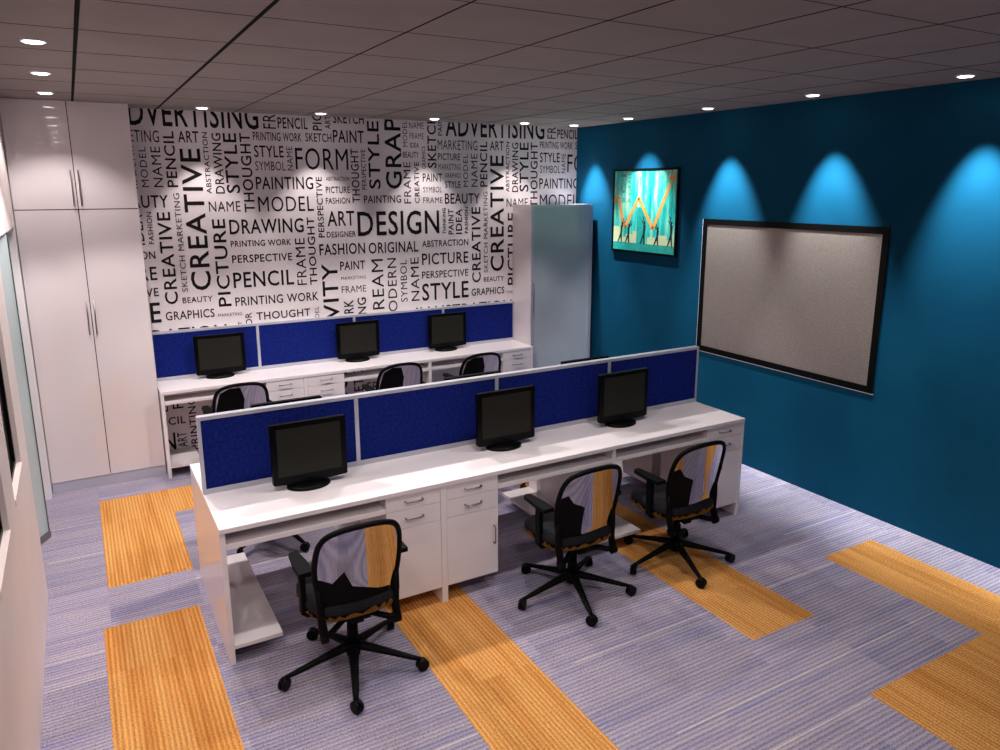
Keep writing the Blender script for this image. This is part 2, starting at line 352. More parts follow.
# (word, vertical?, crop and lower-left, crop and upper-right) measured on the photograph
WORDS = [
 ('ADVERTISING', 0, 2, 440, 193, 2, 852, 118), ('MARKETING', 0, 2, 407, 248, 2, 572, 212), ('ART', 0, 1, 243, 218, 1, 325, 172),
 ('PENCIL', 1, 1, 198, 405, 1, 222, 172), ('MODEL', 1, 1, 92, 405, 1, 105, 236), ('NAME', 1, 1, 142, 405, 1, 165, 236),
 ('ABSTRACTION', 1, 1, 362, 432, 1, 362, 176), ('DRAWING', 1, 1, 400, 432, 1, 418, 180), ('STYLE', 1, 1, 446, 430, 1, 483, 180),
 ('THOUGHT', 1, 1, 520, 510, 1, 540, 180), ('FRAME', 1, 1, 597, 160, 1, 638, -20), ('PENCIL', 0, 1, 658, 160, 1, 780, 118),
 ('PICTURE', 1, 1, 803, 168, 1, 832, -30), ('ART', 1, 1, 855, 162, 1, 875, 108), ('SKETCH', 0, 1, 888, 138, 2, 98, 100),
 ('PRINTING WORK', 0, 1, 555, 210, 1, 755, 180), ('SKETCH', 0, 1, 773, 215, 1, 880, 182), ('PAINT', 0, 1, 888, 218, 2, 98, 170),
 ('STYLE', 0, 1, 560, 280, 1, 680, 233), ('SYMBOL', 0, 1, 565, 335, 1, 688, 298), ('NAME', 1, 1, 698, 335, 1, 716, 236),
 ('FORM', 0, 1, 733, 332, 1, 948, 245), ('THOUGHT', 1, 2, 52, 470, 2, 75, 245), ('PAINTING', 0, 1, 568, 415, 1, 803, 362),
 ('PERSPECTIVE', 1, 1, 828, 615, 1, 840, 362), ('ABSTRACTION', 0, 1, 858, 378, 1, 955, 362), ('PICTURE', 0, 1, 858, 430, 1, 957, 402),
 ('FASHION', 0, 1, 858, 475, 1, 958, 448), ('NAME', 0, 1, 372, 508, 1, 500, 463), ('MODEL', 0, 1, 578, 508, 1, 805, 442),
 ('DRAWING', 0, 1, 458, 602, 1, 763, 533), ('PRINTING WORK', 0, 1, 462, 655, 1, 712, 620), ('PERSPECTIVE', 0, 1, 468, 722, 1, 716, 678),
 ('ART', 0, 1, 865, 568, 1, 975, 503), ('DESIGNER', 0, 1, 862, 615, 1, 982, 587), ('FASHION', 0, 1, 832, 690, 2, 103, 635),
 ('BEAUTY', 0, 2, 437, 475, 2, 582, 430), ('SKETCH MARKETING', 1, 3, 260, 300, 1, 246, 430), ('CREATIVE', 1, 3, 300, 295, 1, 333, 245),
 ('PICTURE', 1, 3, 412, 362, 1, 437, 537), ('CREATIVE', 1, 3, 190, 353, 1, 208, 508), ('FASHION', 1, 1, 122, 642, 1, 130, 508),
 ('IDEA', 1, 2, 483, 600, 2, 507, 495), ('PAINT', 1, 2, 452, 602, 2, 472, 495), ('THINKING', 1, 2, 428, 600, 2, 440, 492),
 ('FRAME', 1, 3, 740, 272, 3, 768, 75), ('THOUGHT', 1, 3, 793, 270, 1, 808, 530), ('PENCIL', 0, 3, 475, 285, 3, 722, 205),
 ('PRINTING WORK', 0, 3, 482, 360, 3, 826, 298), ('BEAUTY', 0, 3, 262, 348, 3, 385, 315), ('GRAPHICS', 0, 3, 192, 420, 3, 392, 368),
 ('MARKETING', 0, 3, 410, 404, 3, 508, 383), ('THOUGHT', 0, 3, 570, 418, 3, 792, 367), ('MODEL', 1, 3, 816, 455, 3, 828, 360),
 ('COLOR', 1, 3, 531, 520, 3, 548, 385), ('ART', 1, 3, 495, 470, 3, 508, 422), ('ILLUSTRATION', 0, 4, 318, 412, 4, 715, 330),
 ('DESIGN', 0, 2, 75, 610, 2, 412, 500), ('PAINTING', 0, 2, 100, 472, 2, 254, 438), ('STYLE', 1, 2, 122, 412, 2, 160, 130),
 ('GRAPHICS', 1, 2, 192, 412, 2, 243, -150), ('PERSPECTIVE', 1, 2, 92, 415, 2, 104, 248), ('FRAME', 1, 2, 268, 473, 2, 292, 300),
 ('CREATIVE', 1, 2, 312, 472, 2, 328, 300), ('MODEL', 1, 2, 262, 236, 2, 278, 128), ('NAME', 0, 2, 288, 160, 2, 348, 136),
 ('FRAME', 0, 2, 290, 203, 2, 348, 180), ('IDEA', 0, 2, 292, 240, 2, 328, 220), ('BEAUTY', 0, 2, 262, 282, 2, 328, 258),
 ('GRAPHICS', 1, 2, 342, 328, 2, 355, 235), ('SKETCH', 1, 2, 366, 325, 2, 398, 105), ('PAINT', 1, 2, 408, 190, 2, 424, 95),
 ('PICTURE', 0, 2, 408, 292, 2, 500, 265), ('MARKETING', 0, 2, 410, 332, 2, 502, 308), ('GRAPHICS', 0, 2, 438, 365, 2, 502, 347),
 ('PAINT', 0, 2, 345, 382, 2, 425, 348), ('STYLE', 0, 2, 438, 408, 2, 502, 380), ('SYMBOL', 0, 2, 347, 427, 2, 424, 403),
 ('FRAME', 0, 2, 347, 472, 2, 427, 447), ('ORIGINAL', 0, 2, 120, 683, 2, 325, 628), ('ABSTRACTION', 0, 2, 342, 655, 2, 534, 620),
 ('PICTURE', 0, 2, 342, 730, 2, 534, 672), ('PERSPECTIVE', 0, 4, 342, 245, 4, 534, 203), ('STYLE', 0, 4, 343, 338, 4, 535, 252),
 ('PAINT', 0, 3, 918, 210, 4, 103, 168), ('MARKETING', 0, 3, 922, 250, 4, 108, 230), ('FRAME', 0, 3, 924, 305, 4, 108, 270),
 ('DREAM', 1, 4, 140, 438, 4, 178, 162), ('MODERN', 1, 4, 205, 432, 4, 233, 158), ('SYMBOL', 1, 4, 255, 342, 4, 277, 165),
 ('NAME', 1, 4, 298, 338, 4, 327, 155), ('DRAWING', 1, 4, 82, 560, 4, 108, 322), ('WORK', 1, 3, 938, 480, 3, 972, 332),
 ('CREATIVITY', 1, 3, 870, 780, 3, 905, 180),
]
PERIOD = 2.972
# words below the back desk: (word, vertical, x0, z0, x1, z1) on the wall
LOW = [('PENCIL', 0, 0.375, 0.332, 0.695, 0.404), ('F', 1, 0.599, 0.475, 0.688, 0.521), ('E', 1, 0.50, 0.46, 0.56, 0.51), ('PRINTING', 1, 0.723, 0.071, 0.788, 0.56), ('ART', 1, 0.613, 0.114, 0.692, 0.251),
       ('DESIGN', 0, 0.05, 0.10, 0.597, 0.263), ('CREATIVE', 0, 0.834, 0.424, 1.10, 0.461), ('IDEA', 0, 0.93, 0.33, 1.28, 0.43), ('FORM', 0, 0.92, 0.12, 1.30, 0.28),
       ('STYLE', 1, 1.34, 0.10, 1.46, 0.55), ('WORK', 0, 1.5, 0.40, 1.95, 0.55), ('THOUGHT', 0, 1.5, 0.2, 1.95, 0.33), ('VISION', 1, 2.02, 0.1, 2.2, 0.72),
       ('SKETCH', 1, 2.26, 0.25, 2.36, 0.72), ('NAME', 0, 2.4, 0.52, 2.66, 0.60), ('FRAME', 0, 2.4, 0.38, 2.75, 0.48), ('KEY', 1, 2.85, 0.3, 3.02, 0.68), ('MODEL', 0, 2.4, 0.12, 2.8, 0.3)]
def make_words():
    items = []
    for wd, v, c0, xa, ya, c1, xb, yb in WORDS:
        X0, Z0 = cp(c0, xa, ya); X1, Z1 = cp(c1, xb, yb)
        if X1 - X0 < 0.03 and v: X0 -= 0.045; X1 = X0 + 0.075
        for k in (-2, -1, 0, 1, 2): items.append((wd, v, X0 + k * PERIOD, Z0, X1 + k * PERIOD, Z1))
    for wd, v, X0, Z0, X1, Z1 in LOW:
        for k in (0, 1): items.append((wd, v, X0 + k * PERIOD, Z0, X1 + k * PERIOD, Z1))
    cache = {}
    bm = bmesh.new()
    for wd, v, X0, Z0, X1, Z1 in items:
        if X1 < 0.46 or X0 > WX: continue
        if (wd) not in cache:
            cu = bpy.data.curves.new('txt', 'FONT'); cu.body = wd; cu.resolution_u = 3
            cu.space_character = 1.08; cu.offset = 0.0 if 'M' in wd else 0.012
            to = bpy.data.objects.new('txt', cu); COL.objects.link(to)
            dg = bpy.context.evaluated_depsgraph_get()
            me = bpy.data.meshes.new_from_object(to.evaluated_get(dg))
            co = [tuple(p.co[:2]) for p in me.vertices]; fs = [tuple(p.vertices) for p in me.polygons]
            bpy.data.objects.remove(to); bpy.data.curves.remove(cu); bpy.data.meshes.remove(me)
            ax = min(p[0] for p in co); bx_ = max(p[0] for p in co); ay = min(p[1] for p in co); by = max(p[1] for p in co)
            cache[wd] = ([((p[0] - ax) / (bx_ - ax), (p[1] - ay) / (by - ay)) for p in co], fs)
        co, fs = cache[wd]
        vs = []
        for a, b_ in co:
            if v: X, Z = X1 - b_ * (X1 - X0), Z0 + a * (Z1 - Z0)
            else: X, Z = X0 + a * (X1 - X0), Z0 + b_ * (Z1 - Z0)
            vs.append(bm.verts.new((X, DY - 0.0015, Z)))
        for f in fs:
            try: bm.faces.new([vs[i] for i in f])
            except ValueError: pass
    for co_, no in (((0.46, 0, 0), (-1, 0, 0)), ((WX - 0.002, 0, 0), (1, 0, 0)), ((0, 0, CEIL - 0.002), (0, 0, 1)), ((0, 0, 0.01), (0, 0, -1))):
        bmesh.ops.bisect_plane(bm, geom=bm.verts[:] + bm.edges[:] + bm.faces[:], plane_co=co_, plane_no=no, clear_outer=True)
    for f in bm.faces:
        if f.normal.y > 0: f.normal_flip()
    return bm
bm = make_words()
me = bpy.data.meshes.new('wallpaper_lettering'); bm.to_mesh(me); bm.free(); me.materials.append(M['ink'])
o = bpy.data.objects.new('wallpaper_lettering', me); COL.objects.link(o); o.parent = bpy.data.objects['wall_back']

# ------------------------------------------------------------------ wardrobe
wx0, wx1, wf, wb = -0.362, 0.470, 6.595, DY - 0.004
t = thing('wardrobe', 'tall glossy white four-door wardrobe reaching the ceiling at the left end', 'wardrobe', ((wx0 + wx1) / 2, wf, 0))
c = (wx0 + wx1) / 2; hx = (wx1 - wx0) / 2; sm = 0.055 - c
obj('carcass', B((-hx, hx, 0.021, wb - wf, 0.085, CEIL - 0.003)), M['gloss_white'], t, bevel=0.001)
obj('painted_gap_shade', B((sm - .012, sm + .012, 0.019, 0.0209, 0.09, CEIL - 0.006), (-hx + .002, hx - .002, 0.019, 0.0208, 2.222, 2.237)), M['joint'], t, label='dark strip standing in for shade in the door gaps')  # black strips put the shade of the door gaps into colour
obj('plinth', B((-hx, hx, 0.006, wb - wf - 0.02, 0, 0.083)), M['alu'], t)
def bar_handle(parent, x, z0, z1, d=0.028, r=0.0045, y=0.0):
    bm = bmesh.new(); tube(bm, [(x, y, z0 + .02), (x, y - d, z0 + .02)], r * .8, 8); tube(bm, [(x, y, z1 - .02), (x, y - d, z1 - .02)], r * .8, 8)
    tube(bm, [(x, y - d, z0), (x, y - d, z1)], r, 8); obj('handle', bm, M['steel'], parent)
g = 0.003
for (za, zb_, ha, hb) in ((2.233, CEIL - 0.004, 2.255, 2.52), (0.087, 2.226, 1.262, 1.525)):
    for (xa, xb, hxx) in ((-hx, sm - g, sm - 0.025), (sm + g, hx, sm + 0.025)):
        d_ = obj('door', B((xa, xb, 0.0, 0.0185, za, zb_)), M['gloss_white'], t, bevel=0.0008)
        bar_handle(d_, hxx, ha, hb)

# ------------------------------------------------------------------ glass door cabinet
cx0, cx1, cf, ch = 4.09, 4.862, 6.53, 2.212
t = thing('storage_cabinet', 'tall white cabinet with frosted glass door in an aluminium frame, in the room corner', 'cabinet', ((cx0 + cx1) / 2, cf, 0))
hx = (cx1 - cx0) / 2; dp = DY - 0.004 - cf
obj('carcass', B((-hx, hx, 0.022, dp, 0.0, ch)), M['gloss_white'], t, bevel=0.0015)
d_ = bpy.data.objects.new('door', None)
bm = bmesh.new()
for q in ((-hx, hx, 0, .02, ch - .028, ch), (-hx, hx, 0, .02, .0, .05), (-hx, -hx + .03, 0, .02, .05, ch - .028), (hx - .035, hx, 0, .02, .05, ch - .028)): box(bm, *q)
d_ = obj('door', bm, M['alu'], t, bevel=0.0015)
obj('glass_pane', B((-hx + .028, hx - .033, .008, .014, .045, ch - .025)), M['cab_glass'], d_, label='frosted grey glass pane')
bar_handle(d_, -hx + .016, 1.1, 1.42, 0.02)

# ------------------------------------------------------------------ workbenches
DZ = 0.75
def pedestal(name_label, x0, x1, yf, depth, face, handle_right=True, door=True, group='drawer cabinets under the worktops'):
    """face=-1: fronts look toward -y (front plane at yf)"""
    t = thing('drawer_cabinet', name_label, 'cabinet', ((x0 + x1) / 2, yf, 0), 0 if face < 0 else PI, group)
    h = (x1 - x0) / 2 - 0.001
    obj('body', B((-h, h, 0.018, depth, 0.10, 0.724)), M['laminate'], t, bevel=0.0008)
    def pull(parent, z):
        bm = bmesh.new(); q = [(-.052, 0, z), (-.052, -.018, z), (-.046, -.025, z), (0, -.028, z), (.046, -.025, z), (.052, -.018, z), (.052, 0, z)]
        tube(bm, q, 0.0045, 8); obj('handle', bm, M['steel'], parent)
    for (a, b_) in ((0.638, 0.723), (0.526, 0.635)):
        d_ = obj('drawer', B((-h, h, 0, .017, a, b_)), M['laminate'], t, bevel=0.0012); pull(d_, (a + b_) / 2 + .004)
    d_ = obj('door', B((-h, h, 0, .017, .10, .523)), M['laminate'], t, bevel=0.0012)
    bm = bmesh.new(); x = h - .03 if handle_right else -h + .03
    tube(bm, [(x, 0, .30), (x, -.02, .30), (x, -.027, .31), (x, -.027, .40), (x, -.02, .41), (x, 0, .41)], .0045, 8); obj('handle', bm, M['steel'], d_)
    return t

def bench(label, x0, x1, y0, y1, double, group=None):
    """long white workbench; three bays"""
    cx_, cy_ = (x0 + x1) / 2, (y0 + y1) / 2
    t = thing('workbench', label, 'desk', (cx_, cy_, 0))
    X = lambda v: v - cx_
    a, b_ = y0 - cy_, y1 - cy_
    obj('worktop', B((X(x0), X(x1), a - .004, b_ + (.004 if double else 0), DZ - .024, DZ)), M['laminate'], t, bevel=0.0015)
    for (p, q) in ((x0, x0 + .026), (x1 - .026, x1)):
        obj('end_panel', B((X(p), X(q), a, b_, 0, DZ - .0245)), M['laminate'], t, bevel=0.001)
    for (p, q) in ((1.656, 1.692), (2.884, 2.912)):
        obj('divider', B((X(p), X(q), a, b_, 0, DZ - .0245)), M['laminate'], t, bevel=0.001)
    if double: obj('centre_board', B((X(x0) + .027, X(x1) - .027, -.009, .009, .60, DZ - .0245)), M['laminate'], t)
    sides = ((a, 1), (b_, -1)) if double else ((a, 1),)
    for (f0, s) in sides:
        dpt = (abs(a) - .012) if double else 0.20
        for (p, q) in ((x0 + .027, 1.324), (2.032, 2.883), (2.913, 3.719)):
            ya, yb = sorted((f0 + .002 * s, f0 + dpt * s))
            obj('keyboard_shelf', B((X(p), X(q), ya, yb, .636, .662)), M['laminate'], t, bevel=0.001)
    for (p, q) in ((x0 + .027, x0 + .27), (2.64, 2.883), (2.913, 3.15)):
        obj('low_shelf', B((X(p), X(q), a + .004, b_ - .004, .084, .104)), M['gloss_white'], t, bevel=0.001)
    return t

BX0, BX1 = 0.462, 4.085
bench('long white double-sided workbench in the middle of the room', BX0, BX1, 3.60, 4.62, True)
bench('long white wall workbench against the lettered wallpaper', 0.478, 4.086, 6.48, DY - .004, False)
for i, (a, b_) in enumerate(((1.326, 1.655), (1.693, 2.031), (3.72, 4.058))):
    nm = ['beside the nearest chair on the middle workbench', 'right of the white divider on the middle workbench', 'at the right end of the middle workbench'][i]
    pedestal('white cabinet with two drawers and door ' + nm, a, b_, 3.602, 0.46, -1, handle_right=(i == 1))
    pedestal('white cabinet with two drawers on the far side, ' + ['left end of', 'central in', 'right end of'][i] + ' the middle workbench', a, b_, 4.618, 0.46, 1, handle_right=(i != 1))
    nb = ['left of the pair on the wall workbench', 'right of the pair on the wall workbench', 'on the wall workbench beside the frosted glass cabinet'][i]
    pedestal('white cabinet with two drawers, ' + nb, a, b_, 6.482, 0.40, -1, handle_right=(i == 1))

# ------------------------------------------------------------------ partitions
def partition(label, x0, x1, y0, y1, ztop, cuts):
    t = thing('desk_partition', label, 'partition', ((x0 + x1) / 2, (y0 + y1) / 2, DZ + .0005), 0, 'desk partitions')
    h = (x1 - x0) / 2; d = (y1 - y0) / 2; H = ztop - DZ - .0005
    obj('top_rail', B((-h, h, -d, d, H - .02, H)), M['alu'], t, bevel=0.002)
    obj('bottom_rail', B((-h, h, -d, d, 0, .03)), M['alu'], t, bevel=0.002)
    n = 4; px = [-h] + [c_ - (x0 + x1) / 2 for c_ in cuts] + [h]
    for k in range(n + 1):
        x = px[k]
        xa = -h if k == 0 else (h - .016 if k == n else x - .012); xb = -h + .016 if k == 0 else (h if k == n else x + .012)
        obj('post', B((xa, xb, -d, d, .03, H - .02)), M['alu'], t, bevel=0.0015)
    for k in range(n):
        obj('fabric_panel', B((px[k] + .013, px[k + 1] - .013, -d + .004, d - .004, .028, H - .018)), M['fabric'], t)
    return t
partition('long blue fabric desk partition along the middle workbench', BX0 + .003, BX1 - .003, 4.088, 4.132, 1.19, (1.345, 2.30, 3.222))
partition('long blue fabric desk partition against the lettered wall', 0.478, 4.086, 6.876, DY - .003, 1.182, (1.366, 2.281, 3.234))

# ------------------------------------------------------------------ monitors
def make_monitor(label):
    t = thing('computer_monitor', label, 'monitor', (0, 0, 0), 0, 'black flat monitors on the workbenches')
    # housing: front faces -y
    bm = bmesh.new()
    prism(bm, [(-.209, .04), (-.202, .034), (-.12, .028), (.12, .028), (.202, .034), (.210, .04), (.212, .375), (.207, .38), (-.206, .38), (-.211, .375)], 0, .03, 'xz')
    prism(bm, [(-.15, .08), (.15, .08), (.15, .33), (-.15, .33)], .03, .052, 'xz')
    o = obj('housing', bm, M['black_gloss'], t, bevel=0.003)
    bm = B((-.178, .178, -.0015, .002, .078, .352)); obj('screen', bm, M['screen'], t, label='dark grey switched-off screen')
    bm = bmesh.new()
    box(bm, -.015, .015, -.003, .0, .046, .056)
    obj('control_strip', bm, M['black'], t)
    bm = bmesh.new(); tube(bm, [(0, .04, .008), (0, .042, .06), (0, .038, .12)], [.045, .035, .03], 14, flat=.5); obj('neck', bm, M['black'], t)
    bm = bmesh.new()
    n = 32
    prof = [(1.0, 0), (1.0, .010), (.93, .018), (.5, .027), (.001, .029)]
    rings = [[bm.verts.new((-.012 + .122 * s * math.cos(2 * PI * k / n), .02 + .092 * s * math.sin(2 * PI * k / n), z)) for k in range(n)] for s, z in prof]
    for r0, r1 in zip(rings, rings[1:]):
        for k in range(n):
            f = bm.faces.new((r0[k], r0[(k + 1) % n], r1[(k + 1) % n], r1[k])); f.smooth = True
    bm.faces.new(list(reversed(rings[0]))); bm.faces.new(rings[-1])
    obj('base', bm, M['black_gloss'], t)
    return t
MX = (1.014, 2.283, 3.236)
ord_ = ['leftmost', 'middle', 'rightmost']
mon = make_monitor('x')
first = True
for k, x in enumerate(MX):
    spots = [((x, 3.93, DZ + .0006), 0, 'black monitor on the near side of the middle workbench, %s of three' % ord_[k]),
             ((x, 6.78, DZ + .0006), 0, 'black monitor on the wall workbench, %s of three' % ord_[k]),
             ((x, 4.415, DZ + .0006), PI, 'black monitor turned away behind the middle partition, %s of three' % ord_[k])]
    for loc, rz, lb in spots:
        if first:
            mon.location = loc; mon.rotation_euler = (0, 0, rz); mon['label'] = lb; first = False
        else: dup(mon, loc, rz, lb)

# ------------------------------------------------------------------ office chairs
def back_outline(n=56):
    """closed outline (u, z) of the backrest, rounded, wider above"""
    pts = []
    prof = [(0, .405), (.12, .405), (.16, .425), (.184, .47), (.2, .55), (.209, .64), (.205, .73), (.190, .795), (.155, .838), (.085, .862), (0, .868)]
    # smooth by Catmull-Rom on right side
    P_ = [(-prof[1][0], prof[1][1])] + prof + [(-prof[-2][0], prof[-2][1])]
    out = []
    for i in range(1, len(P_) - 2):
        for s in range(5):
            t_ = s / 5; a, b_, c_, d = P_[i - 1], P_[i], P_[i + 1], P_[i + 2]
            f = lambda j: 0.5 * (2 * b_[j] + (-a[j] + c_[j]) * t_ + (2 * a[j] - 5 * b_[j] + 4 * c_[j] - d[j]) * t_ ** 2 + (-a[j] + 3 * b_[j] - 3 * c_[j] + d[j]) * t_ ** 3)
            out.append((f(0), f(1)))
    out.append(prof[-1])
    return out + [(-u, z) for u, z in reversed(out[1:-1])]
def back_y(u, z):
    h = max(0.0, (z - .46) / .41)
    return -.142 - .088 * h ** 1.5 + .75 * u * u
def make_chair(label):
    t = thing('office_chair', label, 'chair', (0, 0, 0), 0, 'black office chairs on castors')
    ang = [math.radians(a) for a in (-107, -35, 37, 109, 181)]
    for a in ang:
        dx, dy = math.cos(a), math.sin(a)
        bm = bmesh.new()
        tube(bm, [(dx * r, dy * r, z) for r, z in ((.015, .125), (.05, .122), (.17, .098), (.30, .070), (.345, .062))], [.03, .028, .021, .016, .012], 8, flat=.75)
        leg = obj('base_leg', bm, M['black'], t)
        bm = bmesh.new()
        px, py = dx * .35, dy * .35; ca = a + .7
        ux, uy = math.cos(ca), math.sin(ca)
        for s in (-1, 1):   # twin wheels
            c0 = Vector((px + ux * .004 + s * -uy * .0105, py + uy * .004 + s * ux * .0105, .032))
            ax = Vector((-uy, ux, 0)); n = 18; rings = []
            for off, rr in ((-.009, .026), (-.007, .031), (.007, .031), (.009, .026)):
                rings.append([bm.verts.new(c0 + ax * off + (Vector((ux, uy, 0)) * math.cos(2 * PI * k / n) + Vector((0, 0, 1)) * math.sin(2 * PI * k / n)) * rr) for k in range(n)])
            for r0, r1 in zip(rings, rings[1:]):
                for k in range(n): bm.faces.new((r0[k], r0[(k + 1) % n], r1[(k + 1) % n], r1[k])).smooth = True
            bm.faces.new(rings[0]); bm.faces.new(list(reversed(rings[-1])))
        tube(bm, [(px - ux * .005, py - uy * .005, .03), (px, py, .05), (px, py, .066)], [.018, .016, .010], 10)
        obj('castor', bm, M['black_gloss'], leg)
    bm = bmesh.new(); cyl(bm, (0, 0, .075), .034, .07, r2=.038); cyl(bm, (0, 0, .145), .03, .11, r2=.026); cyl(bm, (0, 0, .255), .02, .09)
    obj('gas_column', bm, M['black'], t)
    bm = bmesh.new(); prism(bm, [(-.06, -.12), (.06, -.12), (.075, .08), (.05, .13), (-.05, .13), (-.075, .08)], .325, .372); box(bm, -.03, .03, -.10, .06, .30, .33)
    cyl(bm, (.06, -.04, .33), .028, .06, 'x', 16)
    obj('tilt_mechanism', bm, M['black'], t, bevel=0.006)
    # seat cushion
    bm = bmesh.new(); n = 48
    def sq(k, sx, sy, e=3.2):
        a = 2 * PI * k / n; c_, s_ = math.cos(a), math.sin(a)
        return (sx * math.copysign(abs(c_) ** (2 / e), c_), .055 + sy * math.copysign(abs(s_) ** (2 / e), s_))
    rings = []
    for s, z in ((.90, .392), (.985, .398), (1.0, .415), (.99, .432), (.95, .445), (.85, .452), (.55, .455), (.2, .453)):
        r = []
        for k in range(n):
            x, y = sq(k, .235 * s, .225 * s); zz = z - (.02 * max(0, (y - .15) / .1)) + .01 * (x / .23) ** 2
            r.append(bm.verts.new((x, y, zz)))
        rings.append(r)
    for r0, r1 in zip(rings, rings[1:]):
        for k in range(n): bm.faces.new((r0[k], r0[(k + 1) % n], r1[(k + 1) % n], r1[k])).smooth = True
    bm.faces.new(list(reversed(rings[0]))); bm.faces.new(rings[-1]); obj('seat', bm, M['seat'], t)
    # mustard lining with a ragged upper edge, and black pan below
    bm = bmesh.new(); lo, up_, inn = [], [], []
    rr = random.Random(3); m_ = 96; n_ = n; n = m_
    for k in range(m_):
        x, y = sq(k, .222, .213); lo.append(bm.verts.new((x, y, .372)))
        x, y = sq(k, .2375, .2275); h = .392 + (.026 * rr.random() if k % 3 else .0)
        zz = h - (.02 * max(0, (y - .15) / .1)); up_.append(bm.verts.new((x, y, zz)))
        x, y = sq(k, .15, .14); inn.append(bm.verts.new((x, y, .368)))
    for k in range(m_):
        j = (k + 1) % m_
        bm.faces.new((lo[k], lo[j], up_[j], up_[k])); bm.faces.new((inn[k], inn[j], lo[j], lo[k]))
    bm.faces.new(list(reversed(inn)))
    obj('seat_lining', bm, M['gold'], t, label='mustard yellow ragged lining under the seat')
    n = n_
    bm = bmesh.new(); a_ = [sq(k, .19, .18) for k in range(n)]; prism(bm, a_, .352, .369); obj('seat_pan', bm, M['black'], t)
    # backrest
    ol = back_outline()
    bm = bmesh.new(); tube(bm, [(u, back_y(u, z), z) for u, z in ol], .014, 10, closed=True); 
    obj('back_frame', bm, M['black'], t)
    bm = bmesh.new()
    nz_, nx_ = 26, 22
    zs = [.405 + .453 * i / nz_ for i in range(nz_ + 1)]
    half = [(u, z) for u, z in ol if u >= -1e-6 and True]
    def halfw(z):
        best = 0
        for (u0, z0), (u1, z1) in zip(half, half[1:]):
            if (z0 - z) * (z1 - z) <= 0 and abs(z1 - z0) > 1e-9:
                best = max(best, u0 + (u1 - u0) * (z - z0) / (z1 - z0))
        return max(best, .02)
    gr = []
    for z in zs:
        hw_ = halfw(min(max(z, .408), .855)); gr.append([(hw_ * (2 * i / nx_ - 1), z) for i in range(nx_ + 1)])
    f_, k_ = [], []
    for s, lst in ((-.003, f_), (.003, k_)):
        for row in gr: lst.append([bm.verts.new((u, back_y(u, z) + s, z)) for u, z in row])
    for lst, fl in ((f_, 0), (k_, 1)):
        for r0, r1 in zip(lst, lst[1:]):
            for i in range(nx_):
                q = (r0[i], r0[i + 1], r1[i + 1], r1[i]); bm.faces.new(q if not fl else tuple(reversed(q))).smooth = True
    obj('back_panel', bm, M['mirror'], t, label='shiny reflective back panel')
    # supports
    for s in (-1, 1):
        bm = bmesh.new()
        yb = back_y(.19, .47)
        tube(bm, [(s * .196, back_y(.2, .53) - .006, .54), (s * .190, yb - .012, .46), (s * .186, yb - .01, .38), (s * .183, -.15, .315)], [.013, .018, .020, .022], 10)
        tube(bm, [(s * .183, -.15, .315), (s * .15, -.14, .312), (s * .05, -.07, .335)], [.021, .016, .014], 10)
        cyl(bm, (s * .183 - .016, -.15, .306), .026, .032, 'x', 18)
        obj('back_support', bm, M['black'], t)
        bm = bmesh.new()
        X = s * .238
        pad = [(X - .034, -.10), (X + .034, -.10), (X + .036, 0), (X + .024, .13), (X + .012, .14), (X - .012, .14), (X - .024, .13), (X - .036, 0)]
        prism(bm, pad, .612, .634)
        arm = obj('armrest', bm, M['black'], t, bevel=0.006)
        bm = bmesh.new(); prism(bm, [(X - .013, -.022), (X + .013, -.022), (X + .013, .022), (X - .013, .022)], .375, .612)
        tube(bm, [(X, 0, .385), (X - s * .02, 0, .362), (s * .16, -.01, .36)], [.018, .018, .014], 10)
        obj('armrest_post', bm, M['black'], arm, bevel=0.004)
    return t
CX = ((1.009, 3.288), (2.377, 3.315), (3.193, 3.309))
REFLECTION_SHAPES = ([(-.20, .60), (-.13, .565), (-.075, .62), (-.03, .52), (.04, .478), (.10, .48), (.16, .47), (.15, .425), (-.16, .425), (-.185, .47)],
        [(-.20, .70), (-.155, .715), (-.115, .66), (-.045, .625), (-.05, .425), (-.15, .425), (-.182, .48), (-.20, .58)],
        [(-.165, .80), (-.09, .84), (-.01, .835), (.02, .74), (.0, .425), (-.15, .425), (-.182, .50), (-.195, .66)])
def reflection_mesh(poly):  # thin black shape standing in for a dark reflection on the backrest
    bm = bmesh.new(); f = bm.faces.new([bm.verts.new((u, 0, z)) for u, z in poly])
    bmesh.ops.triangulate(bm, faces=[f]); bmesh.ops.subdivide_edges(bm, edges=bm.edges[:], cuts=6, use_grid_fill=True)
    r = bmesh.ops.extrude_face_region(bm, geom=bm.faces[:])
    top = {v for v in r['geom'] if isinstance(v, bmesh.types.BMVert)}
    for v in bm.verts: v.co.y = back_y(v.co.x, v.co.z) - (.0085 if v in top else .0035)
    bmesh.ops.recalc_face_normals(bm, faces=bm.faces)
    me = bpy.data.meshes.new('painted_reflection'); bm.to_mesh(me); bm.free(); me.materials.append(M['black']); return me
reflection_meshes = [reflection_mesh(p) for p in REFLECTION_SHAPES]
chair = make_chair('x'); first = True; placed = []
for k, (x, y_) in enumerate(CX):
    lbs = ['black office chair nearest the camera, left on the near side of the middle workbench',
           'black office chair in the middle of three on the near side of the middle workbench',
           'black office chair nearest the blue wall on the near side of the middle workbench']
    for loc, rz, lb in (((x, y_, 0), 0, lbs[k]),
                        ((x + .02, 6.18, 0), 0, 'black office chair at the wall workbench, %s of three' % ord_[k]),
                        ((x + .0, 4.97, 0), PI, 'black office chair behind the middle workbench partition, %s of three' % ord_[k])):
        if first: chair.location = loc; chair['label'] = lb; first = False; cur = chair
        else: cur = dup(chair, loc, rz, lb)
        placed.append((cur, 0 if len(placed) == 0 else (2 if len(placed) % 3 == 1 else 1)))
